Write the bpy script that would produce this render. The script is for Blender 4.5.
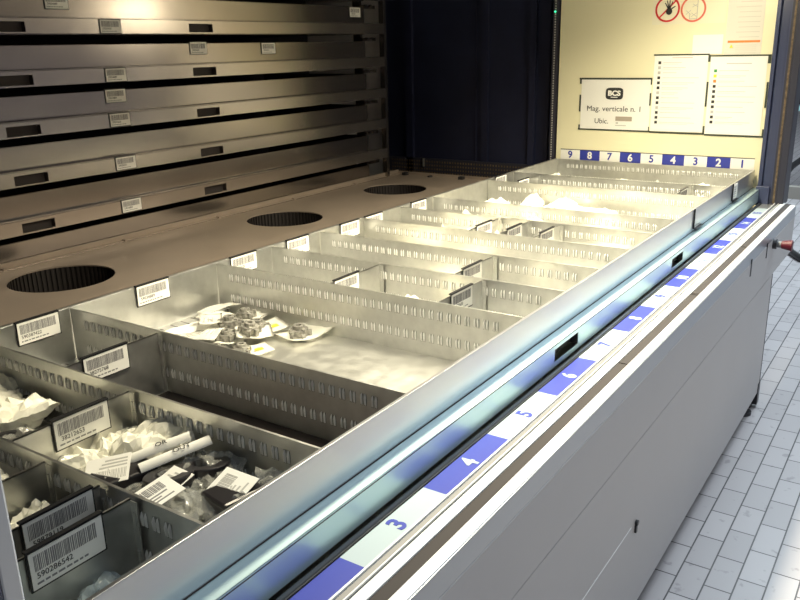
import bpy, bmesh, math, random
from mathutils import Vector, Matrix, noise
scene = bpy.context.scene
COL = scene.collection
for o in list(bpy.data.objects): bpy.data.objects.remove(o)

# ------------------------------------------------------------------ camera
cd = bpy.data.cameras.new('camera'); cam = bpy.data.objects.new('camera', cd); COL.objects.link(cam)
RC = [[0.5551427028629785, -0.8314558693565413, -0.022309566794201697],
      [-0.26135150697219656, -0.14890869277334826, -0.9536884140115649],
      [0.7896277409395823, 0.5352638027450489, -0.2999678186231993]]
m = Matrix.Identity(4)
for i in range(3):
    m[i][0] = RC[0][i]; m[i][1] = -RC[1][i]; m[i][2] = -RC[2][i]
m[0][3], m[1][3], m[2][3] = -3.3641641545770518, -0.5983158442347631, 0.48535730391815507
cam.matrix_world = m
cd.sensor_width = 36; cd.lens = 802.886 / 800 * 36; cd.clip_start = .02
scene.camera = cam

# ------------------------------------------------------------------ light
w = bpy.data.worlds.new('hall_daylight'); scene.world = w; w.use_nodes = True
wn = w.node_tree.nodes; wl = w.node_tree.links
bg = wn['Background']; bg.inputs[1].default_value = 0.30
tc = wn.new('ShaderNodeTexCoord'); sp = wn.new('ShaderNodeSeparateXYZ'); cr = wn.new('ShaderNodeValToRGB')
wl.new(tc.outputs['Generated'], sp.inputs[0]); wl.new(sp.outputs['Z'], cr.inputs[0]); wl.new(cr.outputs[0], bg.inputs[0])
cr.color_ramp.elements[0].position = 0.0; cr.color_ramp.elements[0].color = (.50, .46, .49, 1)
cr.color_ramp.elements[1].position = 1.0; cr.color_ramp.elements[1].color = (.80, .92, 1.0, 1)
e = cr.color_ramp.elements.new(.3); e.color = (.62, .66, .71, 1)

def area(name, loc, rot, sx, sy, power, col, spread=math.pi):
    l = bpy.data.lights.new(name, 'AREA'); l.shape = 'RECTANGLE'; l.size = sx; l.size_y = sy
    l.energy = power; l.color = col; l.spread = spread
    o = bpy.data.objects.new(name, l); COL.objects.link(o); o.location = loc; o.rotation_euler = rot
    return o
# cold roof lights of the hall, in front of the machine
area('hall_roof_light', (-0.8, -0.70, 3.3), (0, 0, 0), 6.0, 1.7, 54, (.90, .95, 1.0))
area('hall_far_light', (3.4, -0.8, 3.6), (0, 0, 0), 4.0, 2.5, 280, (.78, .93, 1.0))
# warm strip lamp tucked behind the lintel of the access bay
area('bay_strip_lamp', (-1.38, 0.22, 0.84), (math.radians(4), 0, 0), 2.0, 0.10, 37, (1.0, .90, .66), math.radians(128))
# unseen point light added for the highlight streak on the stored trays
l = bpy.data.lights.new('bay_streak_light', 'POINT'); l.energy = 4.5; l.color = (1.0, .88, .62); l.shadow_soft_size = .04
o = bpy.data.objects.new('bay_streak_light', l); COL.objects.link(o); o.location = (-.35, .10, .70)

scene.view_settings.view_transform = 'Standard'; scene.view_settings.look = 'None'
scene.view_settings.gamma = 1; scene.view_settings.exposure = 0.35
scene.view_settings.use_curve_mapping = False

# ------------------------------------------------------------------ materials
def mat(name, col, rough=.5, metal=0., spec=.5, noise_amt=0., nscale=20., bump=0., bscale=80., emit=None, alpha=None, aniso=0., stretch=None, rvar=0.):
    M = bpy.data.materials.new(name); M.use_nodes = True
    nt = M.node_tree; b = nt.nodes['Principled BSDF']
    b.inputs['Base Color'].default_value = (*col, 1); b.inputs['Roughness'].default_value = rough
    b.inputs['Metallic'].default_value = metal; b.inputs['Specular IOR Level'].default_value = spec
    if aniso: b.inputs['Anisotropic'].default_value = aniso
    t = nt.nodes.new('ShaderNodeTexCoord'); mp = nt.nodes.new('ShaderNodeMapping')
    nt.links.new(t.outputs['Object'], mp.inputs[0])
    if stretch: mp.inputs['Scale'].default_value = stretch
    if noise_amt or rvar:
        n = nt.nodes.new('ShaderNodeTexNoise'); n.inputs['Scale'].default_value = nscale; n.inputs['Detail'].default_value = 5
        nt.links.new(mp.outputs[0], n.inputs['Vector'])
        if noise_amt:
            r = nt.nodes.new('ShaderNodeValToRGB'); nt.links.new(n.outputs['Fac'], r.inputs[0])
            r.color_ramp.elements[0].position = .3; r.color_ramp.elements[1].position = .7
            r.color_ramp.elements[0].color = (*[max(0, c*(1-noise_amt)) for c in col], 1)
            r.color_ramp.elements[1].color = (*[min(1, c*(1+noise_amt)) for c in col], 1)
            nt.links.new(r.outputs[0], b.inputs['Base Color'])
        if rvar:
            mr = nt.nodes.new('ShaderNodeMapRange'); mr.inputs['To Min'].default_value = max(.02, rough-rvar); mr.inputs['To Max'].default_value = rough+rvar
            mr.inputs['From Min'].default_value = .3; mr.inputs['From Max'].default_value = .7
            nt.links.new(n.outputs['Fac'], mr.inputs[0]); nt.links.new(mr.outputs[0], b.inputs['Roughness'])
    if bump:
        n2 = nt.nodes.new('ShaderNodeTexNoise'); n2.inputs['Scale'].default_value = bscale; n2.inputs['Detail'].default_value = 3
        nt.links.new(mp.outputs[0], n2.inputs['Vector'])
        bp = nt.nodes.new('ShaderNodeBump'); bp.inputs['Strength'].default_value = bump; bp.inputs['Distance'].default_value = .002
        nt.links.new(n2.outputs['Fac'], bp.inputs['Height']); nt.links.new(bp.outputs[0], b.inputs['Normal'])
    if emit:
        b.inputs['Emission Color'].default_value = (*emit[:3], 1); b.inputs['Emission Strength'].default_value = emit[3]
    if alpha is not None:
        b.inputs['Alpha'].default_value = alpha
    return M
G = {}
G['galv'] = mat('galvanised_steel', (.66, .66, .64), .36, .96, noise_amt=.07, nscale=45, bump=.10, bscale=30, rvar=.06)
G['galv_out'] = mat('bright_zinc_steel', (.56, .56, .58), .30, .92)
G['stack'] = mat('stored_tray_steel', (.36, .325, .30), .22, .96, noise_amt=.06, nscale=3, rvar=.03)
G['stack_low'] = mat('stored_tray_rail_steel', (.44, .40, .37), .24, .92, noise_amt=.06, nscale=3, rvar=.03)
G['ledge_sheen'] = mat('zinc_cyan_reflection', (.60, .78, .82), .36, .7)  # cyan reflection on ledge and lip is put into the metal's colour
G['fin'] = mat('lit_fin_steel', (.90, .90, .88), .42, .35)  # paler than the plate: light caught by the fins is painted in
G['galv_floor'] = mat('galvanised_floor_sheet', (.66, .66, .63), .42, .92, noise_amt=.05, nscale=30, bump=.015, bscale=20, rvar=.05)
G['slot_dark'] = mat('slot_shadow_gap', (.22, .215, .20), .5, .6)
G['black'] = mat('black_plastic', (.015, .015, .017), .4)
G['rubber'] = mat('black_rubber', (.02, .02, .022), .5)
G['grey_rubber'] = mat('grey_rubber', (.16, .17, .18), .45)
G['cream'] = mat('cream_paint', (.86, .81, .56), .45, noise_amt=.02, nscale=3)
G['navy'] = mat('navy_paint', (.016, .02, .05), .42, noise_amt=.15, nscale=6)
G['post'] = mat('slate_blue_paint', (.05, .06, .115), .35)
G['dark'] = mat('dark_interior', (.012, .010, .016), .6)
G['shelf'] = mat('brown_grey_shelf', (.35, .285, .235), .40, .3, noise_amt=.1, nscale=8, rvar=.05)
G['panel'] = mat('light_grey_paint', (.46, .45, .455), .42, noise_amt=.02, nscale=4)
G['alu'] = mat('satin_aluminium', (.60, .61, .61), .3, .8)
G['track'] = mat('dull_aluminium_track', (.20, .20, .205), .4, .5)
G['facing'] = mat('blue_grey_steel_facing', (.36, .39, .43), .32, .7)
G['white_edge'] = mat('white_lacquered_edge', (.88, .89, .88), .28, .1)
G['groove'] = mat('dark_groove', (.045, .038, .037), .6, .0, .2)
G['blue'] = mat('blue_print', (.035, .05, .36), .3)
G['white'] = mat('white_film', (.42, .50, .53), .3)
G['paper'] = mat('white_paper', (.88, .87, .82), .7)
G['ink'] = mat('dark_ink', (.03, .03, .03), .6)
G['ink_lt'] = mat('pale_print', (.50, .49, .46), .6)
G['bar'] = mat('barcode_ink', (.23, .225, .23), .7)
G['red'] = mat('red_ink', (.62, .03, .03), .5)
G['red2'] = mat('red_faded', (.72, .16, .10), .5)
G['orange'] = mat('orange_ink', (.85, .25, .05), .5)
G['green'] = mat('green_ink', (.05, .30, .08), .5)
G['yellow'] = mat('yellow_ink', (.85, .75, .05), .5)
G['tan'] = mat('tan_tape', (.42, .36, .29), .6)
G['tape'] = mat('dark_green_tape', (.045, .055, .04), .5)
G['poly'] = mat('white_poly_bag', (.92, .90, .78), .3, noise_amt=.06, nscale=14, bump=.3, bscale=40)
G['clear'] = mat('clear_poly_bag', (.70, .70, .64), .12, alpha=.34, noise_amt=.1, nscale=20, bump=.4, bscale=50)
G['clear_blue'] = mat('pale_blue_poly_bag', (.56, .66, .70), .16, alpha=.38, bump=.4, bscale=50)
G['smoke'] = mat('smoky_part', (.02, .018, .02), .28)
G['cast'] = mat('cast_metal', (.34, .33, .30), .5, .6, noise_amt=.5, nscale=120)
G['mat'] = mat('dark_brown_mat', (.016, .009, .009), .55)
G['strip'] = mat('yellow_brown_seal', (.13, .09, .05), .6, noise_amt=.5, nscale=60)
G['btn'] = mat('dark_red_plastic', (.10, .004, .016), .45)
G['led'] = mat('green_led', (.02, .5, .15), .4, emit=(.05, 1, .4, 2.0))
G['teal'] = mat('pale_teal_paint', (.35, .62, .62), .4)
G['rack'] = mat('dark_rack_paint', (.03, .03, .045), .5)
G['foot'] = mat('dark_steel_foot', (.05, .05, .055), .4, .6)

# ------------------------------------------------------------------ helpers
OFFS = {}
def link(name, bm, mats, parent=None, off=None, smooth=False, bevel=0):
    me = bpy.data.meshes.new(name)
    if parent is not None and off is None:
        off = OFFS.get(parent.name)
    if off is not None:
        bmesh.ops.translate(bm, verts=bm.verts, vec=-Vector(off))
    bmesh.ops.recalc_face_normals(bm, faces=bm.faces)
    bm.to_mesh(me); bm.free()
    for k in (mats if isinstance(mats, (list, tuple)) else [mats]): me.materials.append(G[k] if isinstance(k, str) else k)
    if smooth:
        for p in me.polygons: p.use_smooth = True
    o = bpy.data.objects.new(name, me); COL.objects.link(o)
    if parent is not None:
        o.parent = parent; OFFS[o.name] = OFFS.get(parent.name)
    elif off is not None:
        o.location = off; OFFS[o.name] = off
    if bevel:
        b = o.modifiers.new('bevel', 'BEVEL'); b.width = bevel; b.segments = 2; b.limit_method = 'ANGLE'
    return o
def tag(o, label, cat, group=None, kind=None):
    o['label'] = label; o['category'] = cat
    if group: o['group'] = group
    if kind: o['kind'] = kind
    return o
def thing(name, loc, label, cat, group=None, rot=None, world=False):
    o = bpy.data.objects.new(name, None); COL.objects.link(o); o.location = loc; o.empty_display_size = .02
    if rot is not None: o.rotation_euler = rot
    tag(o, label, cat, group)
    if world: OFFS[o.name] = Vector(loc)
    return o
def box(bm, x0, x1, y0, y1, z0, z1, mi=0, M=None):
    vs = [bm.verts.new((x, y, z)) for x in (x0, x1) for y in (y0, y1) for z in (z0, z1)]
    if M is not None:
        for v in vs: v.co = M @ v.co
    for f in ((0, 1, 3, 2), (4, 6, 7, 5), (0, 4, 5, 1), (2, 3, 7, 6), (0, 2, 6, 4), (1, 5, 7, 3)):
        fc = bm.faces.new([vs[i] for i in f]); fc.material_index = mi
    return vs
def B(*a, **k):
    bm = bmesh.new(); box(bm, *a, **k); return bm
def cyl(bm, c, axis, r, h, n=24, r2=None, mi=0):
    z = Vector(axis).normalized(); x = z.orthogonal().normalized(); y = z.cross(x); c = Vector(c)
    r2 = r if r2 is None else r2
    a = [bm.verts.new(c+(x*math.cos(2*math.pi*i/n)+y*math.sin(2*math.pi*i/n))*r) for i in range(n)]
    b = [bm.verts.new(c+z*h+(x*math.cos(2*math.pi*i/n)+y*math.sin(2*math.pi*i/n))*r2) for i in range(n)]
    fs = [bm.faces.new(a[::-1]), bm.faces.new(b)]
    for i in range(n): fs.append(bm.faces.new((a[i], a[(i+1) % n], b[(i+1) % n], b[i])))
    for f in fs: f.material_index = mi
def ring(bm, c, axis, r0, r1, h, n=28, mi=0):
    z = Vector(axis).normalized(); x = z.orthogonal().normalized(); y = z.cross(x); c = Vector(c)
    L = []
    for (r, k) in ((r0, 0), (r1, 0), (r1, h), (r0, h)):
        L.append([bm.verts.new(c+z*k+(x*math.cos(2*math.pi*i/n)+y*math.sin(2*math.pi*i/n))*r) for i in range(n)])
    for j in range(4):
        p, q = L[j], L[(j+1) % 4]
        for i in range(n):
            f = bm.faces.new((p[i], p[(i+1) % n], q[(i+1) % n], q[i])); f.material_index = mi
def tube(bm, pts, r, n=10, mi=0):
    rings = []
    for i, p in enumerate(pts):
        p = Vector(p); d = (Vector(pts[min(i+1, len(pts)-1)])-Vector(pts[max(i-1, 0)])).normalized()
        x = d.cross(Vector((0.1, .2, 1))).normalized(); y = d.cross(x)
        rings.append([bm.verts.new(p+(x*math.cos(2*math.pi*k/n)+y*math.sin(2*math.pi*k/n))*r) for k in range(n)])
    for a, b in zip(rings, rings[1:]):
        for k in range(n):
            f = bm.faces.new((a[k], a[(k+1) % n], b[(k+1) % n], b[k])); f.material_index = mi; f.smooth = True
    bm.faces.new(rings[0][::-1]).material_index = mi; bm.faces.new(rings[-1]).material_index = mi
def outline_bm(polys, depth):
    """flat sheet with holes: polys = list of closed 2D outlines, filled odd-even, thickness depth (centred on z=0)"""
    cu = bpy.data.curves.new('tmp', 'CURVE'); cu.dimensions = '2D'; cu.fill_mode = 'BOTH'; cu.extrude = depth/2
    for P in polys:
        s = cu.splines.new('POLY'); s.points.add(len(P)-1); s.use_cyclic_u = True
        for i, p in enumerate(P): s.points[i].co = (p[0], p[1], 0, 1)
    o = bpy.data.objects.new('tmp', cu); COL.objects.link(o)
    bpy.context.view_layer.update()
    me = bpy.data.meshes.new_from_object(o.evaluated_get(bpy.context.evaluated_depsgraph_get()))
    bm = bmesh.new(); bm.from_mesh(me)
    bpy.data.objects.remove(o); bpy.data.curves.remove(cu); bpy.data.meshes.remove(me)
    return bm
def text_bm(s, size, depth=.0004, bold=0., sx=1.):
    cu = bpy.data.curves.new('tmp', 'FONT'); cu.body = s; cu.size = size; cu.align_x = 'CENTER'; cu.align_y = 'CENTER'
    cu.extrude = depth; cu.offset = bold; cu.resolution_u = 4
    o = bpy.data.objects.new('tmp', cu); COL.objects.link(o)
    bpy.context.view_layer.update()
    me = bpy.data.meshes.new_from_object(o.evaluated_get(bpy.context.evaluated_depsgraph_get()))
    bm = bmesh.new(); bm.from_mesh(me)
    # centre on the glyph box
    if bm.verts:
        xs = [v.co.x for v in bm.verts]; ys = [v.co.y for v in bm.verts]
        bmesh.ops.translate(bm, verts=bm.verts, vec=(-(min(xs)+max(xs))/2, -(min(ys)+max(ys))/2, 0))
        bmesh.ops.scale(bm, verts=bm.verts, vec=(sx, 1, 1))
    bpy.data.objects.remove(o); bpy.data.curves.remove(cu); bpy.data.meshes.remove(me)
    return bm
def xf(bm, M):
    bmesh.ops.transform(bm, matrix=M, verts=bm.verts); return bm
def frame(right, up, loc):
    r = Vector(right); u = Vector(up); n = r.cross(u)
    M = Matrix.Identity(4)
    for i in range(3): M[i][0] = r[i]; M[i][1] = u[i]; M[i][2] = n[i]; M[i][3] = loc[i]
    return M
FX = lambda x, y, z: frame((0, -1, 0), (0, 0, 1), (x, y, z))    # faces -X (towards the near end)
FY = lambda x, y, z: frame((1, 0, 0), (0, 0, 1), (x, y, z))     # faces -Y (towards the operator)
FZ = lambda x, y, z: frame((1, 0, 0), (0, 1, 0), (x, y, z))
def circ(cx, cy, r, n=56): return [(cx+r*math.cos(2*math.pi*i/n), cy+r*math.sin(2*math.pi*i/n)) for i in range(n)]
def rect(x0, x1, y0, y1): return [(x0, y0), (x1, y0), (x1, y1), (x0, y1)]

# ================================================================== SETTING
FLZ = -.80
def brick_mat():
    M = bpy.data.materials.new('grey_pavers'); M.use_nodes = True; nt = M.node_tree; b = nt.nodes['Principled BSDF']
    t = nt.nodes.new('ShaderNodeTexCoord'); br = nt.nodes.new('ShaderNodeTexBrick')
    nt.links.new(t.outputs['Object'], br.inputs['Vector'])
    br.inputs['Scale'].default_value = 1; br.inputs['Brick Width'].default_value = .142; br.inputs['Row Height'].default_value = .066
    br.inputs['Mortar Size'].default_value = .0021; br.inputs['Mortar Smooth'].default_value = .2; br.inputs['Bias'].default_value = 0
    br.inputs['Color1'].default_value = (.37, .345, .36, 1); br.inputs['Color2'].default_value = (.44, .415, .43, 1); br.inputs['Mortar'].default_value = (.045, .04, .045, 1)
    n = nt.nodes.new('ShaderNodeTexNoise'); n.inputs['Scale'].default_value = 26; n.inputs['Detail'].default_value = 6
    nt.links.new(t.outputs['Object'], n.inputs['Vector'])
    r = nt.nodes.new('ShaderNodeValToRGB'); r.color_ramp.elements[0].position = .30; r.color_ramp.elements[0].color = (.72, .71, .72, 1); r.color_ramp.elements[1].position = .36
    nt.links.new(n.outputs['Fac'], r.inputs[0])
    mx = nt.nodes.new('ShaderNodeMix'); mx.data_type = 'RGBA'; mx.blend_type = 'MULTIPLY'; mx.inputs[0].default_value = 1
    nt.links.new(br.outputs['Color'], mx.inputs[6]); nt.links.new(r.outputs[0], mx.inputs[7]); nt.links.new(mx.outputs[2], b.inputs['Base Color'])
    b.inputs['Roughness'].default_value = .38
    bp = nt.nodes.new('ShaderNodeBump'); bp.inputs['Strength'].default_value = .5; bp.inputs['Distance'].default_value = .002; bp.invert = True
    nt.links.new(br.outputs['Fac'], bp.inputs['Height']); nt.links.new(bp.outputs[0], b.inputs['Normal'])
    return M
bm = B(-7, 16, -7, 7, FLZ-.05, FLZ)
fl = link('floor', bm, brick_mat()); fl['kind'] = 'structure'
G['hallwall'] = mat('hall_wall_paint', (.30, .31, .34), .7)
o = link('wall_far', B(14, 14.1, -7, 7, FLZ, 4.2), 'hallwall'); o['kind'] = 'structure'

# ================================================================== STORAGE LIFT (the machine)
XN, XF = -3.10, 0.0          # near and far end of the access bay
lift = thing('vertical_storage_lift', (-1.55, .8, FLZ), 'large grey and navy vertical storage lift with an open access bay full of steel trays', 'machine', world=True)
P = lambda name, bm, mats, **k: link(name, bm, mats, lift, **k)
# side panel of the bay
P('side_panel', B(.014, .03, -.032, .834, -.16, 1.75), 'cream')
# dark inner end wall with pressed ribs
bm = bmesh.new()
box(bm, .075, .09, .842, 1.80, -.5, 1.75)
for y0, y1, d in ((1.205, 1.24, .012), (.965, .995, .018), (1.62, 1.66, .02), (.90, .915, .012), (1.27, 1.275, .006)):
    box(bm, .075-d, .076, y0, y1, -.14, 1.75)
P('end_panel', bm, 'navy')
# perforated guide rail next to the cream panel
bm = bmesh.new(); box(bm, .0, .06, .843, .862, -.1, 1.75)
for i in range(150): box(bm, -.0015, 0, .850, .855, -.09+i*.0105, -.0845+i*.0105, 1)
P('perforated_rail', bm, ['rack', 'ink_lt'])
# perforated strip along foot of the end wall
bm = bmesh.new(); box(bm, .055, .07, .86, 1.76, -.13, -.045)
for i in range(60):
    for k in range(4): box(bm, .0535, .055, .868+i*.0148, .874+i*.0148, -.118+k*.018, -.110+k*.018, 1)
P('perforated_strip', bm, ['rack', 'strip'])
P('latch_pin', B(.045, .056, 1.552, 1.558, -.085, -.045), 'alu')
bm = bmesh.new(); cyl(bm, (-.004, .852, .615), (-1, 0, 0), .0035, .004, 12); P('indicator_light', bm, 'led')
# shell: back, near end, roof, under-tray pit
P('rear_cladding', B(-3.2, .1, 2.30, 2.32, -.5, 1.75), 'dark')
P('near_end_cladding', B(-3.2, -3.18, -.03, 2.3, -.6, 1.75), 'navy')
P('roof_panel', B(-3.2, .1, -.10, 2.32, 1.75, 1.77), 'dark')
P('upper_front_panel', B(-3.2, .1, -.115, -.095, .67, 1.77), 'panel')
P('pit_base', B(-3.18, .08, -.02, 2.3, -.52, -.50), 'dark')
# outer side cladding past the bay
P('outer_side_cladding', B(.095, .11, -.03, 2.32, FLZ+.03, 1.77), 'panel')
# shelf plate with three round openings
bm = outline_bm([rect(-3.15, -.11, .862, 1.645), circ(-2.115, 1.375, .140), circ(-1.205, 1.365, .138), circ(-.495, 1.36, .137)], .004)
xf(bm, Matrix.Translation((0, 0, -.103)))
sh = P('shelf_plate', bm, 'shelf')
P('shelf_edge_fold', B(-.113, -.109, .862, 1.645, -.105, -.088), 'shelf')
bm = bmesh.new(); box(bm, -3.15, -.11, 1.598, 1.606, -.101, -.082); box(bm, -3.15, -.11, 1.586, 1.598, -.101, -.098)
for i in range(7): box(bm, -3.0+i*.42, -2.99+i*.42, 1.583, 1.60, -.101, -.094)
P('shelf_rear_fold', bm, 'shelf')
bm = bmesh.new()
for y in (1.53, 1.22, 1.03): box(bm, -.15, -.125, y, y+.022, -.101, -.088)
for y in (1.40, 1.10): cyl(bm, (-.14, y, -.101), (0, 0, 1), .012, .006, 12)
P('shelf_fixings', bm, 'foot')
# ribbed vent sleeves seen through the openings
for cx, cy, r in ((-2.115, 1.375, .14), (-1.205, 1.365, .138), (-.495, 1.36, .137)):
    bm = bmesh.new()
    for i in range(64):
        a = 2*math.pi*i/64
        M = Matrix.Translation((cx, cy, 0)) @ Matrix.Rotation(a, 4, 'Z')
        box(bm, r+.001, r+.006, -.004, .002, -.20, -.106, 0, M)
    ring(bm, (cx, cy, -.2), (0, 0, 1), r+.006, r+.010, .095, 40)
    P('vent_sleeve', bm, mat('dark_vent_sleeve', (.022, .017, .016), .6))
# uprights with brackets at the far end of the tray stack
bm = bmesh.new()
box(bm, -.225, -.205, 1.585, 1.61, -.1, 1.2); box(bm, -.30, -.285, 1.66, 1.70, -.1, 1.2)
for k in range(9):
    z = .032+.1375*k
    box(bm, -.325, -.225, 1.63, 1.66, z-.066, z-.052); 
    for dx in (0, .035): cyl(bm, (-.315+dx, 1.622, z-.056), (0, -1, 0), .006, .012, 10)
P('tray_rack_upright', bm, 'stack')
# posts either side of the opening
bm = bmesh.new()
box(bm, -.018, .07, -.066, -.034, -.12, 1.75); box(bm, -.03, .07, -.034, -.02, -.12, 1.75)
box(bm, -.045, .0, -.066, -.018, -.128, -.055)
P('door_post', bm, 'post', bevel=.002)
bm = bmesh.new()
box(bm, -.03, .07, -.088, -.0665, -.125, 1.75)
pst = P('door_channel', bm, 'post')
bm = bmesh.new()
box(bm, -.032, -.028, -.0865, -.0795, -.12, 1.75); box(bm, -.0315, -.028, -.094, -.072, -.12, 1.75, 1)
P('door_seal', bm, ['strip', 'rack'])
bm = bmesh.new()
box(bm, -.04, .07, -.118, -.092, -.125, 1.75); box(bm, -.046, -.02, -.105, -.070, -.132, -.118)
P('door_track', bm, 'rack', bevel=.002)
bm = bmesh.new(); box(bm, -3.14, -3.112, -.064, -.034, -.12, 1.75); box(bm, -3.2, -3.14, -.12, -.05, -.12, 1.75)
P('near_door_post', bm, 'navy', bevel=.003)
bm = bmesh.new(); box(bm, -3.112, -3.096, -.062, -.040, -.12, 1.75)
P('near_post_edge', bm, 'alu', bevel=.002)

# ---- front sill and lower body
X0 = -3.2
bm = bmesh.new(); box(bm, X0, -.02, -.0450, -.0295, -.150, -.124)
tube(bm, [(X0, -.0375, -.1225), (-.02, -.0375, -.1225)], .0048, 8, 1)
box(bm, X0, -.02, -.0455, -.0435, -.124, -.1185)
P('rubber_seal', bm, ['black', 'grey_rubber'])
# distance strip
bm = bmesh.new(); box(bm, X0, -.045, -.087, -.046, -.135, -.1215)
P('sill_plate', bm, 'alu')
bm = bmesh.new()
box(bm, X0, -.02, -.105, -.088, -.135, -.1195); box(bm, X0, -.02, -.0915, -.0885, -.1195, -.1165, 1)
box(bm, X0, -.02, -.1045, -.1025, -.1195, -.1165, 1); box(bm, X0, -.02, -.1075, -.1055, -.135, -.1215, 2); box(bm, X0, -.02, -.088, -.0865, -.135, -.1212, 2)
P('aluminium_track', bm, ['track', 'white_edge', 'groove'])
P('inner_white_edge', B(X0, -.01, -.1245, -.1075, -.135, -.1175), 'white_edge', bevel=.001)
bm = bmesh.new(); box(bm, X0, -.01, -.144, -.1245, -.150, -.1205)
for x in (-.80, -1.36, -1.37, -1.9): box(bm, x, x+.004, -.143, -.126, -.1206, -.1192)
P('door_groove', bm, 'groove')
P('outer_white_edge', B(X0, -.04, -.1635, -.1445, -.150, -.1185), 'white_edge', bevel=.0015)
P('steel_facing', B(X0, -.04, -.1655, -.150, -.160, -.1205), 'facing')
bm = bmesh.new(); box(bm, X0, -.04, -.166, -.150, -.297, -.161)
P('front_apron', bm, 'panel', bevel=.0015)
bm = bmesh.new()
for x, z0, z1 in ((-.833, -.202, -.148), (-.587, -.200, -.150)): box(bm, x, x+.012, -.1675, -.1655, z0, z1)
P('apron_slot', bm, 'black')
P('lower_body', B(X0, -.405, -.1655, .70, -.742, -.2985), 'panel', bevel=.002)
P('body_edge_trim', B(-.405, -.40, -.1665, -.10, -.742, -.2985), 'foot')
P('body_core', B(X0, .0, -.145, .60, -.70, -.30) if False else B(-.395, .02, -.02, .60, FLZ, -.30), 'rack')
bm = bmesh.new(); box(bm, -.428, -.396, -.168, -.13, FLZ+.012, -.705); box(bm, -.44, -.405, -.15, -.12, FLZ, -.742); cyl(bm, (-.50, -.135, FLZ), (0, 0, 1), .03, .012, 20)
P('foot', bm, 'foot')
bm = bmesh.new(); box(bm, -3.0, -2.96, -.15, -.12, FLZ, -.742); cyl(bm, (-2.98, -.135, FLZ), (0, 0, 1), .03, .012, 20)
P('foot', bm, 'foot')
bm = bmesh.new(); cyl(bm, (-1.84, -.1655, -.502), (0, -1, 0), .006, .006, 12); box(bm, -1.846, -1.838, -.170, -.1655, -.525, -.508)
P('panel_lock', bm, 'foot')
bm = bmesh.new(); box(bm, -2.6, -1.87, -.1660, -.1655, -.500, -.4985)
P('panel_seam', bm, 'white_edge')
# push button
bt = thing('push_button', (-.47, -.166, -.176), 'dark red mushroom push button sticking out of the grey front apron', 'button', world=True)
bm = bmesh.new(); cyl(bm, (-.47, -.166, -.176), (0, -1, 0), .017, .012, 20); link('collar', bm, 'foot', bt)
bm = bmesh.new(); cyl(bm, (-.47, -.178, -.176), (0, -1, 0), .011, .016, 20); link('stem', bm, 'grey_rubber', bt)
bm = bmesh.new(); cyl(bm, (-.47, -.192, -.176), (0, -1, 0), .013, .034, 24, r2=.019); link('button_cap', bm, 'btn', bt, bevel=.002)

# ---- numbered strip on the sill: one strip, a tile per number
ns = thing('number_strip', (-1.55, -.0665, -.1215), 'long blue and white numbered strip lying along the front sill', 'number strip', world=True)
PER = .1965
for n in range(1, 16):
    c = -2.6+PER*(n-3); a, b_ = max(c-PER/2, -3.09), min(c+PER/2, -.05)
    ev = n % 2 == 0
    t = link('number_tile', B(a, b_, -.0862, -.0468, -.1215, -.1203), 'blue' if ev else 'white', ns)
    bm = text_bm(str(n), .039, .0002, .0012)
    xf(bm, FZ((a+b_)/2, -.0665, -.1200)); link('numeral', bm, 'white' if ev else 'blue', t)
# ---- numbered strip on the cream panel
ns = thing('number_strip', (.012, .41, .022), 'short strip numbered 9 to 1 across the foot of the cream panel', 'number strip', world=True)
W9 = .0894
for n in range(1, 10):
    y0 = .007+W9*(n-1); ev = n % 2 == 0
    t = link('number_tile', B(.012, .0138, y0, y0+W9, -.002, .040), 'blue' if ev else 'paper', ns)
    bm = text_bm(str(n), .042, .0003, .0012)
    xf(bm, FX(.0116, y0+W9/2, .0195)); link('numeral', bm, 'paper' if ev else 'blue', t)
link('top_edge_line', B(.0115, .0138, .007, .812, .040, .0425), 'ink', ns)

# ================================================================== NOTICES ON THE CREAM PANEL
XP = .0138
def tape(bm, y0, y1, z0, z1): box(bm, XP-.0022, XP-.0004, y0, y1, z0, z1)
# A: store name sheet (landscape)
s = thing('notice_sheet', (XP, .58, .234), 'landscape white sheet headed with a black logo and reading Mag. verticale n. 1', 'notice', world=True)
link('sheet', B(XP-.0012, XP, .430, .728, .134, .342), 'paper', s)
bm = bmesh.new(); tape(bm, .428, .738, .338, .345); tape(bm, .424, .736, .128, .134)
tape(bm, .728, .736, .320, .342); tape(bm, .728, .735, .205, .275); tape(bm, .728, .735, .134, .15); tape(bm, .428, .433, .318, .342); tape(bm, .428, .434, .235, .285); tape(bm, .428, .432, .134, .15)
link('tape_border', bm, 'tape', s)
bm = bmesh.new(); y0, y1, z0, z1 = .545, .620, .257, .305
M = FX(XP-.002, (y0+y1)/2, (z0+z1)/2); wv, hv = (y1-y0)/2, (z1-z0)/2
pts = []
for i in range(40):
    a = 2*math.pi*i/40; c_, s_ = math.cos(a), math.sin(a)
    pts.append((wv*math.copysign(abs(c_)**.45, c_), hv*math.copysign(abs(s_)**.45, s_)))
bm = xf(outline_bm([pts], .0008), M); lg = link('logo_plate', bm, 'ink', s)
link('logo_letters', xf(text_bm('BCS', .028, .0003, .0012, sx=1.12), FX(XP-.0027, .5825, .283)), 'paper', lg)
link('logo_underline', B(XP-.0030, XP-.0024, .568, .597, .265, .268), 'paper', lg)
link('text_line', xf(text_bm('Mag. verticale n. 1', .031, .0003, 0, sx=1.05), FX(XP-.0016, .584, .216)), 'ink', s)
link('text_line', xf(text_bm('Ubic.', .030, .0003), FX(XP-.0016, .633, .168)), 'ink', s)
link('cover_patch', B(XP-.0022, XP-.001, .502, .572, .170, .188), 'tan', s)
bm = bmesh.new(); box(bm, XP-.0018, XP-.001, .560, .570, .158, .164); box(bm, XP-.0018, XP-.001, .526, .572, .150, .153)
link('small_print', bm, 'ink_lt', s)
random.seed(4)
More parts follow.
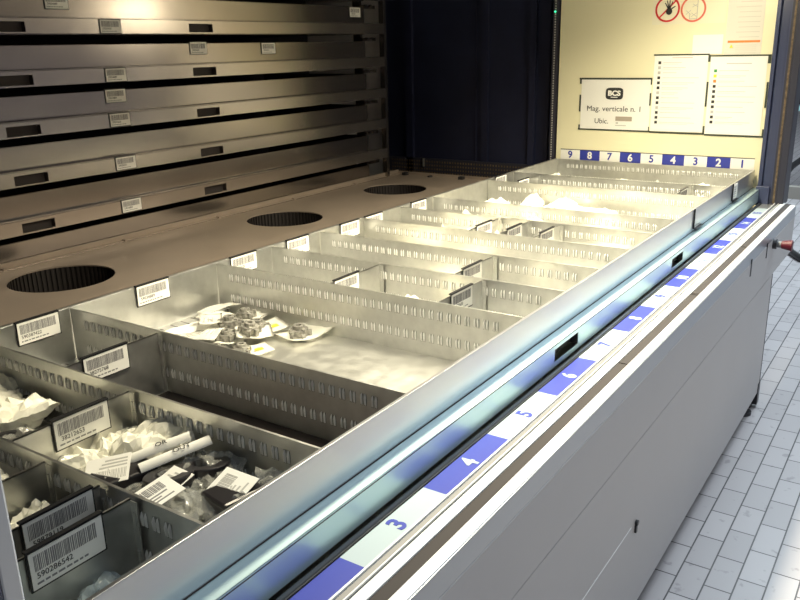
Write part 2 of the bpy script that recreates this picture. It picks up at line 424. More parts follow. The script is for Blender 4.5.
def listing(y_l, y_r, z_t, z_b, label, cols, hdr):
    s = thing('notice_sheet', (XP, (y_l+y_r)/2, (z_t+z_b)/2), label, 'notice', world=True)
    link('sheet', B(XP-.0012, XP, y_r, y_l, z_b, z_t), 'paper', s)
    n = len(cols)
    for i, c in enumerate(cols):
        z = z_t-(.052 if hdr else .026)-i*.0195
        if z < z_b+.03: break
        bm = bmesh.new(); box(bm, XP-.0016, XP-.001, y_l-.027, y_l-.016, z-.006, z+.005)
        if i % 3 == 1: pass
        link('icon', bm, c, s)
        bm = bmesh.new(); L = random.uniform(.3, .95)
        box(bm, XP-.0015, XP-.001, y_l-.036-(y_l-y_r-.05)*L, y_l-.036, z-.001, z+.0006)
        if random.random() < .4: box(bm, XP-.0015, XP-.001, y_l-.036-(y_l-y_r-.05)*L*.8, y_l-.036, z-.0065, z-.0055)
        link('text_line', bm, 'ink_lt', s)
    if hdr: link('heading', B(XP-.0016, XP-.001, y_r+.055, y_l-.06, z_t-.027, z_t-.024), 'ink_lt', s)
    else: link('heading', B(XP-.0016, XP-.001, y_r+.06, y_l-.07, z_t-.009, z_t-.0075), 'red2', s)
    return s
s = listing(.424, .215, .430, .134, 'upright white list with dark icons, between the name sheet and the coloured list', ['ink', 'ink_lt', 'ink_lt', 'ink', 'ink', 'ink', 'ink_lt', 'ink', 'ink', 'ink_lt', 'ink', 'ink', 'ink'], False)
bm = bmesh.new(); tape(bm, .212, .428, .431, .436); tape(bm, .207, .216, .405, .431); tape(bm, .207, .214, .235, .33); tape(bm, .207, .214, .128, .16); tape(bm, .207, .426, .126, .132)
link('tape_border', bm, 'tape', s)
s = listing(.206, .000, .424, .130, 'upright white list with green, yellow and orange marks, rightmost below the orange bar', ['green', 'yellow', 'orange', 'ink', 'ink', 'ink', 'ink', 'ink', 'ink_lt', 'ink', 'ink', 'ink'], True)
bm = bmesh.new(); tape(bm, -.006, .207, .425, .430); tape(bm, -.012, -.001, .398, .430); tape(bm, -.012, -.005, .235, .33); tape(bm, -.016, -.007, .124, .155); tape(bm, -.016, .206, .123, .129)
link('tape_border', bm, 'tape', s)
# white square note
s = link('note_square', B(XP-.0018, XP, .168, .280, .434, .506), 'paper'); tag(s, 'small blank white note stuck above the two upright lists', 'note')
# pictogram sheet
s = thing('pictogram_sheet', (XP, .30, .61), 'pale sheet of round red prohibition signs at the top of the cream panel', 'sign', world=True)
link('sheet', B(XP-.0008, XP, .165, .445, .548, .69), mat('cream_sticker', (.84, .80, .60), .5), s)
def wheel(cy, cz, r, m_, bar):
    bm = bmesh.new(); ring(bm, (XP-.0022, cy, cz), (1, 0, 0), r-.007, r, .0010, 48)
    if bar:
        M = Matrix.Translation((XP-.0020, cy, cz)) @ Matrix.Rotation(math.radians(-45), 4, 'X')
        box(bm, -.0003, .0005, -r+.004, r-.004, -.003, .003, 0, M)
    return link('prohibition_ring', bm, m_, s)
rg = wheel(.387, .605, .048, 'red', True)
# black hand with five fingers on the first sign
bm = bmesh.new()
X = XP-.0030
def quad2(bm, pts, mi=0):
    a = [bm.verts.new((X, p[0], p[1])) for p in pts]; b = [bm.verts.new((X+.0004, p[0], p[1])) for p in pts]
    n = len(pts); bm.faces.new(a); bm.faces.new(b[::-1])
    for i in range(n): bm.faces.new((a[i], a[(i+1) % n], b[(i+1) % n], b[i]))
cy, cz = .380, .601
quad2(bm, [(cy+.012*math.cos(t*math.pi/8), cz-.004+.013*math.sin(t*math.pi/8)) for t in range(16)])
for a_, l_, w_ in ((68, .033, .0022), (85, .038, .0022), (102, .038, .0022), (120, .034, .0022), (158, .027, .0026)):
    a = math.radians(180-a_); d = Vector((-math.cos(a), math.sin(a))); q = Vector((-d.y, d.x))
    d = Vector((math.cos(math.radians(a_-10)), math.sin(math.radians(a_-10)))); q = Vector((-d.y, d.x)); c = Vector((cy, cz))
    p = [c+d*.004+q*w_, c+d*.004-q*w_, c+d*l_-q*w_*.7, c+d*l_+q*w_*.7]
    quad2(bm, [(v.x, v.y) for v in p])
link('hand_symbol', bm, 'ink', rg)
rg = wheel(.288, .602, .048, 'red2', False)
bm = bmesh.new()
for (y, z, a) in ((.290, .603, 40), (.290, .603, -40), (.268, .594, 35), (.268, .594, -35), (.265, .628, 30), (.265, .628, -30)):
    M = Matrix.Translation((X, y+.016, z-.013)) @ Matrix.Rotation(math.radians(a), 4, 'X'); box(bm, 0, .0004, -.012, .012, -.0008, .0008, 0, M)
for (y0, y1, z0, z1) in ((.255, .285, .578, .580), (.255, .257, .578, .65), (.283, .285, .578, .60)): box(bm, X, X+.0004, y0+.016, y1+.016, z0-.013, z1-.013)
link('line_drawing', bm, 'ink_lt', rg)
# warning text sheet with orange bar
s = thing('warning_sheet', (XP, .08, .55), 'tall pale warning sheet with an orange bar at the upper right of the cream panel', 'sign', world=True)
link('sheet', B(XP-.0008, XP, .028, .160, .431, .69), mat('pale_grey_sticker', (.72, .69, .60), .5), s)
link('orange_bar', B(XP-.0014, XP-.0008, .034, .150, .474, .482), 'orange', s)
bm = bmesh.new()
for i in range(9): box(bm, XP-.0013, XP-.0008, .04, random.uniform(.11, .13), .493+i*.018, .4955+i*.018)
for i in range(5): box(bm, XP-.0013, XP-.0008, .045, .12, .436+i*.007, .4373+i*.007)
link('text_block', bm, mat('faint_print', (.60, .57, .50), .6), s)
bm = bmesh.new(); quad2(bm, [(.142, .456), (.128, .456), (.135, .468)]); link('warning_triangle', bm, 'yellow', s)

# ================================================================== TRAYS
def tray_front_profile(parent, x0, x1, holes, mupper, mlow, sgn=-1):
    """upper wall, ledge and lower rail with hand slots, in the tray's own axes (front at y=0, rim at z=0)"""
    bm = bmesh.new(); box(bm, x0, x1, 0, .002, -.068, 0); box(bm, x0, x1, 0, .006, -.0015, .0005)
    link('front_side', bm, mupper, parent, bevel=.0006)
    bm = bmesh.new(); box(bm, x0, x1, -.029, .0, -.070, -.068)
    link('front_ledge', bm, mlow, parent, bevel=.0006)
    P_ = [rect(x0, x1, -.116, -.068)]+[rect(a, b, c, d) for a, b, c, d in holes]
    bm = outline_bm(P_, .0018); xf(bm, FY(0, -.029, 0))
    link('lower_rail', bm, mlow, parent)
    bm = bmesh.new(); box(bm, x0, x1, -.0012, .0, -.0682, -.0668); box(bm, x0, x1, -.0302, -.0292, -.0712, -.0698)
    link('weld_seam', bm, 'groove', parent)
    for a, b, c, d in holes:
        bm = bmesh.new()
        box(bm, a, b, -.0281, -.012, d, d+.0015); box(bm, a-.0015, a, -.0281, -.012, c, d); box(bm, b, b+.0015, -.0281, -.012, c, d)
        box(bm, a, b, -.013, -.012, c, d)
        link('hand_slot', bm, 'black' if sgn < 0 else ['stack'], parent)
ft = thing('storage_tray', (-1.53, .41, -.12), 'long galvanised tray pulled forward into the bay, divided into many bins', 'tray', world=True)
HS = [(-1.995, -1.875, -.106, -.080), (-1.205, -1.095, -.106, -.080)]
tray_front_profile(ft, -3.06, -.0, HS, 'galv_out', 'ledge_sheen')
bm = bmesh.new(); box(bm, -3.06, 0, .820, .822, -.120, 0); box(bm, -3.06, 0, .822, .832, -.0015, 0.0005)
link('rear_side', bm, 'galv', ft, bevel=.0005)
bm = bmesh.new(); box(bm, -3.06, 0, .002, .82, -.122, -.120)
link('tray_base', bm, 'galv_floor', ft)
bm = bmesh.new()
M0 = Matrix.Translation((0, .82, -.12))
box(bm, -3.05, -.01, .783, .82, -.120, -.109)
for i in range(100): box(bm, -3.04+i*.0303, -3.037+i*.0303, .7826, .812, -.1192, -.1085, 1)
link('notched_ledge', bm, ['galv', 'slot_dark', 'fin'], ft)
def slots(bm, x, sgn, y0=.065, y1=.775, pitch=.0207, z_rows=((-.0385, -.0190), (-.0895, -.0700))):
    n = int((y1-y0)/pitch)
    for (za, zb) in z_rows:
        for i in range(n+1):
            yc = y0+i*pitch
            for dy in (-.0033, .0033):
                # a pressed louvre: slanting fin with a dark opening on one side
                t = bmesh_louvre(bm, x, sgn, yc+dy, za, zb)
def bmesh_louvre(bm, x, sgn, y, za, zb):
    h = zb-za; w = .0018; d = .0040*sgn
    prof = [(za, .2), (za+h*.15, .75), (zb-h*.30, 1), (zb, .2)]
    L = []
    for z, k in prof:
        L.append((bm.verts.new((x, y-w, z)), bm.verts.new((x+d*k, y-w*.5, z)), bm.verts.new((x+d*k, y+w*.5, z)), bm.verts.new((x, y+w, z))))
    for a, b in zip(L, L[1:]):
        for j in range(3):
            bm.faces.new((a[j], a[j+1], b[j+1], b[j])).material_index = 2
    s = .0006*sgn
    vs = [bm.verts.new((x+s, yy, zz)) for yy, zz in ((y-w-.0006, za-.0006), (y+w+.0006, za-.0006), (y+w+.0006, zb), (y-w-.0006, zb))]
    bm.faces.new(vs).material_index = 1
for x, name in ((-.001, 'far'), (-3.059, 'near')):
    bm = bmesh.new(); box(bm, x-.001, x+.001, .002, .82, -.12, 0)
    slots(bm, x-.001 if name == 'far' else x+.001, -1 if name == 'far' else 1)
    link('end_panel', bm, ['galv', 'slot_dark', 'fin'], ft)

# cross dividers: one made, the rest copied
bm = bmesh.new(); box(bm, -.0009, .0009, .004, .818, -.1195, -.0008); box(bm, -.003, .0009, .006, .816, -.0014, -.0002)
slots(bm, -.0009, -1); slots(bm, .0009, 1)
cdiv0 = link('cross_divider', bm, ['galv', 'slot_dark', 'fin'], off=Vector((0, 0, -.12)))
DIV = [(-2.86, 'nearest slotted cross divider, with the two stacked barcode labels just before it'),
       (-2.66, 'slotted cross divider directly behind the bin of rubber parts in bags'),
       (-2.46, 'slotted cross divider between the dark empty bin and the castings bin'),
       (-2.06, 'slotted cross divider directly behind the castings on paper cards'),
       (-1.865, 'slotted cross divider where two white label plates end, second behind the castings'),
       (-1.665, 'slotted cross divider third behind the castings, behind the empty right-hand bin'),
       (-1.457, 'slotted cross divider just in front of the three short labelled partitions'),
       (-1.26, 'slotted cross divider just behind the three short labelled partitions'),
       (-1.06, 'slotted cross divider at the front of the wide bin with big white bags'),
       (-.66, 'slotted cross divider at the back of the wide bin with big white bags'),
       (-.44, 'farthest slotted cross divider, nearest the strip numbered 9 to 1')]
for i, (x, lb) in enumerate(DIV):
    o = cdiv0 if i == 0 else cdiv0.copy()
    if i: COL.objects.link(o)
    o.location = (x, 0, -.12); tag(o, lb, 'divider', 'slotted cross dividers in the pulled-out tray')
# long dividers between two cross dividers
def ldiv(x0, x1, y, lb, top=-.0015):
    L = x1-x0
    bm = bmesh.new(); box(bm, .004, L-.004, -.0008, .0008, 0, .118+top); box(bm, .004, L-.004, -.0008, .0030, .1166+top, .118+top)
    box(bm, L-.0055, L-.004, -.011, 0, .004, .116+top); box(bm, .004, .0055, -.011, 0, .004, .112+top)
    for z in (.032, .083): box(bm, L-.0075, L-.0055, -.008, -.004, z, z+.018)
    o = link('bin_partition', bm, 'galv'); o.location = (x0, y, -.1195)
    tag(o, lb, 'divider', 'short partitions between cross dividers')
LD = [(-3.06, -2.862, .177, 'short partition carrying the upper of the two stacked near barcode labels'),
      (-3.06, -2.862, .121, 'short partition carrying the lower, nearest barcode label'),
      (-3.06, -2.862, .286, 'plain grey short partition behind the two stacked near labels, by the near post'),
      (-2.86, -2.662, .376, 'short partition carrying the label above the bin of rubber parts in bags'),
      (-2.66, -2.462, .548, 'short partition behind the dark empty bin'),
      (-2.06, -1.867, .471, 'short partition second behind the castings, left one of its row'),
      (-2.06, -1.867, .197, 'short partition second behind the castings, right one of its row'),
      (-1.865, -1.667, .273, 'short partition third behind the castings, ending at the tall joint'),
      (-1.457, -1.262, .465, 'left of the three small partitions side by side in the middle of the tray'),
      (-1.457, -1.262, .370, 'middle one of the three small partitions side by side in the middle of the tray'),
      (-1.457, -1.262, .272, 'right of the three small partitions side by side in the middle of the tray'),
      (-.66, -.442, .705, 'short partition left in the far narrow row, beside the white bags'),
      (-.66, -.442, .124, 'short partition right in the far narrow row, near the front wall')]
for a in LD: ldiv(*a)

# ---- barcode label holders
def label_meshes(seed, text, w=.090, h=.045):
    rnd = random.Random(seed)
    fr = bmesh.new(); box(fr, -w/2-.0012, w/2+.0012, -h-.0015, .0, 0, .0012); box(fr, -w/2-.0012, w/2+.0012, -.0002, .0024, -.004, .0026)
    ca = B(-w/2+.001, w/2-.001, -h+.0008, -.0012, .0012, .0020)
    ba = bmesh.new(); x = -w/2+.006
    while x < w/2-.010:
        t = rnd.choice((.0006, .0009, .0014)); box(ba, x, x+t, -.024, -.0055, .0020, .0023); x += t+rnd.choice((.0006, .0009, .0013))
    tx = text_bm(text, .0095, .0001); bmesh.ops.translate(tx, verts=tx.verts, vec=(-w/2+.028, -.0295, .0022))
    pr = bmesh.new()
    xx = -w/2+.006
    for i in range(9):
        L = rnd.uniform(.003, .008)
        if xx+L < w/2-.02: box(pr, xx, xx+L, -.0395, -.0372, .0020, .0022)
        xx += L+.002
    return fr, ca, ba, tx, pr
def make_label(seed, text):
    fr, ca, ba, tx, pr = label_meshes(seed, text)
    t = bpy.data.objects.new('label_holder', None); COL.objects.link(t); t.empty_display_size = .01
    link('frame', fr, 'black', t); c = link('card', ca, 'paper', t)
    link('barcode', ba, 'bar', c); link('number_text', tx, 'ink', c); link('small_print', pr, 'bar', c)
    return t
def copy_tree(o, parent=None):
    c = o.copy(); COL.objects.link(c)
    if parent: c.parent = parent
    for ch in [k for k in bpy.data.objects if k.parent == o]: copy_tree(ch, c)
    return c
bpy.context.view_layer.update()
# (x left, y plane, z top, label, text)
TL = [(-2.969, .1755, 'upper of the two stacked barcode labels at the near end of the tray', '59879119'),
      (-2.998, .1195, 'lower and nearest barcode label, bottom left of the tray', '590286542'),
      (-2.798, .3745, 'barcode label over the bin of bagged rubber parts', '38212653'),
      (-2.627, .5465, 'barcode label on the short partition in front of the dark empty bin', '38275768'),
      (-2.578, .8195, 'nearest barcode label hooked on the rear wall of the tray', '590387422'),
      (-2.298, .8195, 'barcode label on the rear wall just left of the castings bin', ''),
      (-2.013, .8195, 'barcode label on the rear wall directly behind the castings bin', ''),
      (-1.806, .8195, 'fourth barcode label on the rear wall counted from the near end', ''),
      (-1.573, .8195, 'fifth barcode label on the rear wall, level with the middle round opening', ''),
      (-1.452, .8195, 'sixth barcode label on the rear wall, beside the far round opening', ''),
      (-1.196, .8195, 'seventh barcode label on the rear wall, by the edge of the far opening', ''),
      (-.60, .8195, 'farthest barcode label on the rear wall, beyond the big white bags', ''),
      (-2.047, .4695, 'left label plate on the row of bins right behind the castings', ''),
      (-2.010, .1955, 'right label plate on the row of bins right behind the castings', ''),
      (-1.826, .2715, 'label plate on the second row of bins behind the castings', ''),
      (-1.407, .4635, 'left of the three label plates side by side mid-tray', ''),
      (-1.407, .3685, 'middle of the three label plates side by side mid-tray', ''),
      (-1.407, .2705, 'right of the three label plates side by side mid-tray', ''),
      (-.64, .7035, 'dark-edged label plate in the far narrow row by the rear wall', ''),
      (-.60, .1225, 'small label plate in the far narrow row near the front wall', '')]
protos = []
for i, (x, y, lb, txt) in enumerate(TL):
    if i < 5: t = make_label(i+1, txt); protos.append(t)
    else:
        if i in (5, 6, 7): t = make_label(i+1, '5903%04d' % (1234+i*731)); protos.append(t)
        else: t = copy_tree(protos[5+i % 3])
    t.rotation_euler = (math.radians(90), 0, 0); t.location = (x+.045, y-.0012, .001)
    tag(t, lb, 'label', 'barcode label holders in the pulled-out tray')

# transparent label holders on the outer front wall
for x0, x1, lb in ((-.885, -.80, 'clear label pocket with a black edge on the outside of the tray front'), (-.375, -.30, 'white card in a pocket on the outside of the tray front, near the far end')):
    t = thing('label_pocket', (x0, 0, -.03), lb, 'label', 'label pockets on the tray front', world=True)
    bm = bmesh.new(); box(bm, x0-.004, x0, -.004, 0, -.06, .001); box(bm, x0, x1, -.010, -.001, -.062, -.060); link('pocket_edge', bm, 'black', t)
    link('card', B(x0, x1-.01, -.003, -.0015, -.056, -.004) if x0 > -.5 else B(x0, x1, -.0025, -.0015, -.058, -.0555), 'paper', t)
    if x0 > -.5:
        bm = bmesh.new()
        for i in range(5): box(bm, x0+.015, x0+.04, -.0035, -.003, -.048+i*.008, -.044+i*.008)
        link('print', bm, 'ink_lt', t)

# ---- stack of stored trays
bm_dummy = None
ST = [(.035, 'lowest stored tray in the stack, just above the brown shelf'), (.172, 'second stored tray up from the brown shelf'), (.309, 'third stored tray up, with a label on each of its two bands'),
      (.447, 'fourth stored tray up, with the zig-zag reflection below it'), (.590, 'topmost fully visible stored tray'), (.728, 'stored tray only glimpsed at the top edge of the picture')]
ST = [(-.100, 'bottom stored tray standing half hidden behind the brown shelf')]+ST
st0 = None
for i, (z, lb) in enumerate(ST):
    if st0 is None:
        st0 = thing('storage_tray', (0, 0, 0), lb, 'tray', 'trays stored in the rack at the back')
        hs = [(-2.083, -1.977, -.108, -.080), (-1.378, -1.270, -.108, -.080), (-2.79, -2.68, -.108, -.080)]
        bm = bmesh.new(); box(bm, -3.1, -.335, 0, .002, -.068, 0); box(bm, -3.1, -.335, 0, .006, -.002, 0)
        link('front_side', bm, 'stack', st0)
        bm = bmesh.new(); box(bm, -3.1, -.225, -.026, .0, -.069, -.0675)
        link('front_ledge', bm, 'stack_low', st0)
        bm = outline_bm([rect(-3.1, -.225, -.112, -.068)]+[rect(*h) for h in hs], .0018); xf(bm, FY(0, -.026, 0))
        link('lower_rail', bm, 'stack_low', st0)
        bm = bmesh.new(); box(bm, -3.1, -.225, -.0272, -.0262, -.0705, -.0690); box(bm, -3.1, -.335, -.0012, 0, -.0672, -.0655); link('ledge_shadow_line', bm, 'dark', st0)  # thin dark strips paint the shadow line at the ledge
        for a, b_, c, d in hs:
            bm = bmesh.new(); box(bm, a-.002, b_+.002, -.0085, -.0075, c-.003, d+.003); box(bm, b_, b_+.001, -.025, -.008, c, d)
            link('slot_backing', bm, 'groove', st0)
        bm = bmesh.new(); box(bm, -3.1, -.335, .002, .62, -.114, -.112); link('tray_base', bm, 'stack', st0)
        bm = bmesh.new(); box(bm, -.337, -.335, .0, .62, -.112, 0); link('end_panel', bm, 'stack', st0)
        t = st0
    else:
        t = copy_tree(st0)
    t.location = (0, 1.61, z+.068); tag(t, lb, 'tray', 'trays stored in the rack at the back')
# labels on the stored trays
SL = [(-1.892, .655, 0, 'leftmost label on the topmost visible stored tray'), (-1.735, .587, 1, 'label on the lower band of the topmost visible stored tray'),
      (-.445, .655, 0, 'small far label at the right end of the topmost visible stored tray'), (-1.737, .444, 1, 'label on the lower band of the fourth stored tray up'),
      (-1.361, .519, 0, 'label in the bright reflection on the fourth stored tray up'), (-1.006, .514, 0, 'label at right on the fourth stored tray up'),
      (-1.727, .380, 0, 'label on the upper band of the third stored tray up'), (-1.742, .308, 1, 'label on the lower band of the third stored tray up'),
      (-1.740, .172, 1, 'label on the lower band of the second stored tray up'), (-1.738, .034, 1, 'label on the lower band of the lowest stored tray')]
for i, (x, z, low, lb) in enumerate(SL):
    t = copy_tree(protos[5+i % 3])
    t.rotation_euler = (math.radians(90), 0, 0); t.scale = (.85, .9, 1)
    t.location = (x+.04, 1.61-.0013-(.027 if low else 0), z)
    tag(t, lb, 'label', 'labels on the stored trays')

# ================================================================== BIN CONTENTS
def pouch_bm(w, l, h, seed, nx=15, ny=13, crump=1.0):
    """a sealed bag: two sheets joined at the rim, pillowed over its content, with straight folds and small facets"""
    bm = bmesh.new(); rnd = random.Random(seed); off = Vector((seed*7.31, seed*3.17, seed*1.73))
    ca = [rnd.uniform(.84, 1.06) for _ in range(4)]
    folds = []
    for _ in range(6):
        a = rnd.uniform(0, math.pi); folds.append((math.cos(a), math.sin(a), rnd.uniform(-.7, .7), rnd.uniform(.10, .22), rnd.choice((-1, 1, 1))*rnd.uniform(.10, .24)))
    curl = [rnd.uniform(-.1, .45) for _ in range(4)]
    jit = {}
    def P3(i, j, side):
        u, v = 2*i/nx-1, 2*j/ny-1
        if (i, j) not in jit: jit[(i, j)] = (rnd.uniform(-.35, .35)/nx, rnd.uniform(-.35, .35)/ny)
        ju, jv = jit[(i, j)]
        u2, v2 = u+ju*2, v+jv*2
        k = (ca[0]*(1-u)*(1-v)+ca[1]*(1+u)*(1-v)+ca[2]*(1-u)*(1+v)+ca[3]*(1+u)*(1+v))/4
        env = max(0, (1-u*u)*(1-v*v))**.5
        z = side*h*.5*env*(.8+.35*noise.noise(Vector((u*1.7, v*1.7, side))+off))
        for c, s_, d, wd, am in folds:
            t = 1-abs(u2*c+v2*s_-d)/wd
            if t > 0: z += t*am*h*crump*(.35+.65*env)
        z += noise.noise(Vector((u*4, v*4, side*2))+off)*h*.10*crump
        cx = (curl[0] if u < 0 else curl[1]); cy = (curl[2] if v < 0 else curl[3])
        z += h*crump*(cx*max(0, abs(u)-.6)+cy*max(0, abs(v)-.6))*1.2
        return Vector((u2*w/2*k, v2*l/2*k, z))
    T, L = [], []
    for side, A in ((1, T), (-1, L)):
        for i in range(nx+1):
            row = []
            for j in range(ny+1):
                if side < 0 and (i in (0, nx) or j in (0, ny)): row.append(T[i][j]); continue
                p = P3(i, j, side)
                if side < 0: p.z = min(p.z, T[i][j].co.z-.0008)
                row.append(bm.verts.new(p))
            A.append(row)
    for A in (T, L):
        for i in range(nx):
            for j in range(ny):
                bm.faces.new((A[i][j], A[i+1][j], A[i+1][j+1], A[i][j+1]))
    zm = min(v.co.z for v in bm.verts)
    bmesh.ops.translate(bm, verts=bm.verts, vec=(0, 0, -zm))
    return bm
def sticker_on(parent, x, y, z, w, l, rz, seed, tilt=(0, 0), nm='sticker'):
    rnd = random.Random(seed)
    M = Matrix.Translation((x, y, z+.012)) @ Matrix.Rotation(tilt[0], 4, 'X') @ Matrix.Rotation(tilt[1], 4, 'Y') @ Matrix.Rotation(rz, 4, 'Z')
    s = link(nm, xf(B(-w/2, w/2, -l/2, l/2, 0, .0007), M), 'paper', parent)
    bm = bmesh.new(); xx = -w/2+.004
    while xx < w*.30:
        t = rnd.choice((.0008, .0012)); box(bm, xx, xx+t, l*.02, l*.36, .0007, .001); xx += t+rnd.choice((.0008, .0014))
    for k in range(3):
        box(bm, -w/2+.004, w*rnd.uniform(.0, .35), -l*.12-k*l*.12, -l*.08-k*l*.12+.0004, .0007, .001)
    link('print', xf(bm, M), 'ink_lt' if seed % 2 else 'bar', s)
    return s
def bag(x, y, w, l, h, rz, m_, seed, lb, z=-.1195, tilt=(0, 0), st=None, inner=None, cat='bag', group='bags of spare parts in the bins', name='parts_bag', crump=1.0):
    t = thing(name, (x, y, z), lb, cat, group, rot=(tilt[0], tilt[1], rz))
    link('pouch', pouch_bm(w, l, h, seed, crump=crump), m_, t, smooth=False)
    if st: sticker_on(t, *st)
    if inner == 'disc':
        bm = bmesh.new(); cyl(bm, (0, 0, h*.42), (0.15, .1, 1), min(w, l)*.42, h*.50, 28); ring(bm, (0, 0, h*.86), (.15, .1, 1), min(w, l)*.2, min(w, l)*.40, h*.28, 28); link('rubber_part', bm, 'smoke', t, smooth=False, bevel=.002)
    if inner == 'block':
        bm = bmesh.new(); box(bm, -w*.36, w*.36, -l*.32, l*.32, h*.2, h*1.12); box(bm, -w*.16, w*.16, -l*.42, l*.42, h*.25, h*.75); link('rubber_part', bm, 'smoke', t, bevel=.004)
    return t
R = math.radians
# bin of bagged rubber parts (front half of the second row)
g2 = 'bags of rubber parts in the near bin'
bag(-2.720, .345, .11, .09, .050, R(20), 'poly', 3, 'crumpled cream bag directly under the label over the rubber parts bin', group=g2, z=-.10)
bag(-2.690, .295, .12, .085, .050, R(-35), 'poly', 5, 'cream bag with scribbled letters, topmost of the rubber parts bin', z=-.085, group=g2, tilt=(R(8), R(-10)))
bag(-2.785, .335, .075, .08, .045, R(60), 'poly', 8, 'white bag bulging at the left wall of the rubber parts bin', group=g2, z=-.095)
bag(-2.775, .262, .11, .09, .050, R(-15), 'clear', 11, 'clear bag with white sticker and dark block against the near divider', inner='block', st=(-.018, .004, .046, .060, .054, R(150), 3, (R(8), R(-14))), group=g2, z=-.105)
bag(-2.755, .190, .10, .085, .052, R(35), 'clear', 14, 'clear bag with black disc and square sticker in the middle of the near bin', inner='disc', st=(-.018, -.002, .042, .042, .058, R(50), 5, (R(-10), R(-12))), group=g2, z=-.105)
bag(-2.705, .175, .09, .085, .052, R(10), 'clear', 17, 'clear bag with a round black part next to the far divider of the near bin', inner='disc', group=g2, z=-.108)
bag(-2.795, .140, .10, .09, .045, R(10), 'clear', 20, 'clear crackly bag with a white slip, lowest against the near divider', st=(-.012, .014, .046, .060, .044, R(-15), 8, (R(4), R(-10))), group=g2, z=-.095)
bag(-2.742, .085, .09, .085, .050, R(-10), 'clear', 23, 'clear bag with a rounded sticker over a black block, by the tray front', inner='block', st=(.004, .006, .046, .042, .056, R(12), 11, (R(5), R(-18))), group=g2, z=-.098)
bag(-2.690, .060, .06, .08, .055, R(60), 'clear', 26, 'empty folded clear bag standing in the front corner of the near bin', group=g2, tilt=(R(20), 0), z=-.10)
bag(-2.70, .42, .13, .05, .035, R(12), 'poly', 29, 'long white bag lying under the others behind the near bin label', group=g2)
for i, (x, y, rz, tl, lb, tx) in enumerate(((-2.728, .250, -38, -14, 'rolled white paper slip marked with big letters lying over the bags', 'OR'), (-2.722, .215, -28, -10, 'long folded white paper slip lying below the rolled one', 'OUT'))):
    t = thing('paper_slip', (x, y, -.034), lb, 'paper slip', 'paper slips over the rubber parts', rot=(R(12), R(tl), R(rz)))
    bm = bmesh.new(); n = 12
    for k in range(n):
        a0, a1 = (k/n-.5)*2.2, ((k+1)/n-.5)*2.2; r = .011
        v = [bm.verts.new((sx, r*math.sin(a), r*math.cos(a)-r)) for sx, a in ((-.05, a0), (.05, a0), (.05, a1), (-.05, a1))]; bm.faces.new(v)
    bmesh.ops.remove_doubles(bm, verts=bm.verts, dist=1e-5); bmesh.ops.solidify(bm, geom=bm.faces, thickness=.0006)
    link('sheet', bm, 'paper', t)
    link('handwriting', xf(text_bm(tx, .012, .0002), FZ(.01, 0, .0012)), 'ink', t)
# rear part of that row
g3 = 'bags in the bin at the left edge'
bag(-2.685, .735, .10, .11, .050, R(30), 'poly', 31, 'cream bag at the far left edge, top of its bin', group=g3, z=-.10)
bag(-2.745, .640, .11, .10, .040, R(-20), 'poly', 34, 'cream bag with a black streak at the left edge of the picture', group=g3, inner=None, z=-.10)
bag(-2.690, .640, .08, .09, .042, R(50), 'clear', 37, 'clear bag with a dark part beside the slotted divider at the left edge', group=g3, inner='block')
bag(-2.765, .545, .13, .07, .050, R(-8), 'poly', 40, 'long cream bag lying lowest at the left edge', group=g3, z=-.08)
bag(-2.80, .485, .10, .08, .045, R(0), 'clear', 43, 'smoky clear bag under the long cream bag at the left edge', group=g3, inner='disc', z=-.10)
bag(-2.77, .425, .14, .075, .045, R(5), 'clear', 45, 'flat clear bag on the floor left of the first long label', group=g3)
# nearest bins
g4 = 'bags in the nearest bins'
bag(-2.925, .235, .10, .085, .055, R(10), 'poly', 47, 'crumpled white bag behind the two stacked near labels', group=g4, z=-.09)
bag(-2.93, .375, .10, .12, .055, R(80), 'poly', 50, 'pale bag beside the near post, upper left of the nearest bins', group=g4, z=-.08)
bag(-2.945, .062, .12, .09, .050, R(25), 'clear_blue', 53, 'pale blue clear bag at the bottom left corner of the tray', group=g4, z=-.105)
bag(-2.90, .070, .06, .07, .035, R(5), 'clear', 54, 'small clear bag beside the pale blue one in the nearest bin', group=g4, z=-.119)
# dark mat bin
o = link('bin_mat', B(-2.656, -2.464, .008, .54, 0, .0025), 'mat'); o.location = (0, 0, -.1196); tag(o, 'dark brown mat covering the floor of the empty bin', 'mat')

# castings bin
g5 = 'castings packed on paper cards'
def card_bm(w, l, curl, seed):
    bm = bmesh.new(); n = 10; V = []
    for i in range(n+1):
        for j in range(n+1):
            u, v = 2*i/n-1, 2*j/n-1
            V.append(bm.verts.new((u*w/2, v*l/2, curl*(u*u*.7+v*v*.3)+.003*noise.noise(Vector((u*2+seed, v*2, seed))))))
    for i in range(n):
        for j in range(n):
            a = i*(n+1)+j; bm.faces.new((V[a], V[a+n+1], V[a+n+2], V[a+1]))
    bmesh.ops.solidify(bm, geom=bm.faces, thickness=.0008)
    zm = min(v.co.z for v in bm.verts); bmesh.ops.translate(bm, verts=bm.verts, vec=(0, 0, -zm))
    return bm
def casting_bm(s, seed):
    rnd = random.Random(seed); bm = bmesh.new()
    ring(bm, (0, 0, .002), (0, 0, 1), s*.45, s, s*.8, 18); ring(bm, (0, 0, s*.8), (0, 0, 1), s*.3, s*.62, s*.55, 14)
    for k in range(5):
        a = 2*math.pi*k/5+rnd.random(); M = Matrix.Rotation(a, 4, 'Z'); box(bm, s*.8, s*1.35, -s*.22, s*.22, .001, s*(.5+.5*rnd.random()), 0, M)
    box(bm, -s*.2, s*.2, -s*.95, s*.95, s*.7, s*1.05)
    return bm
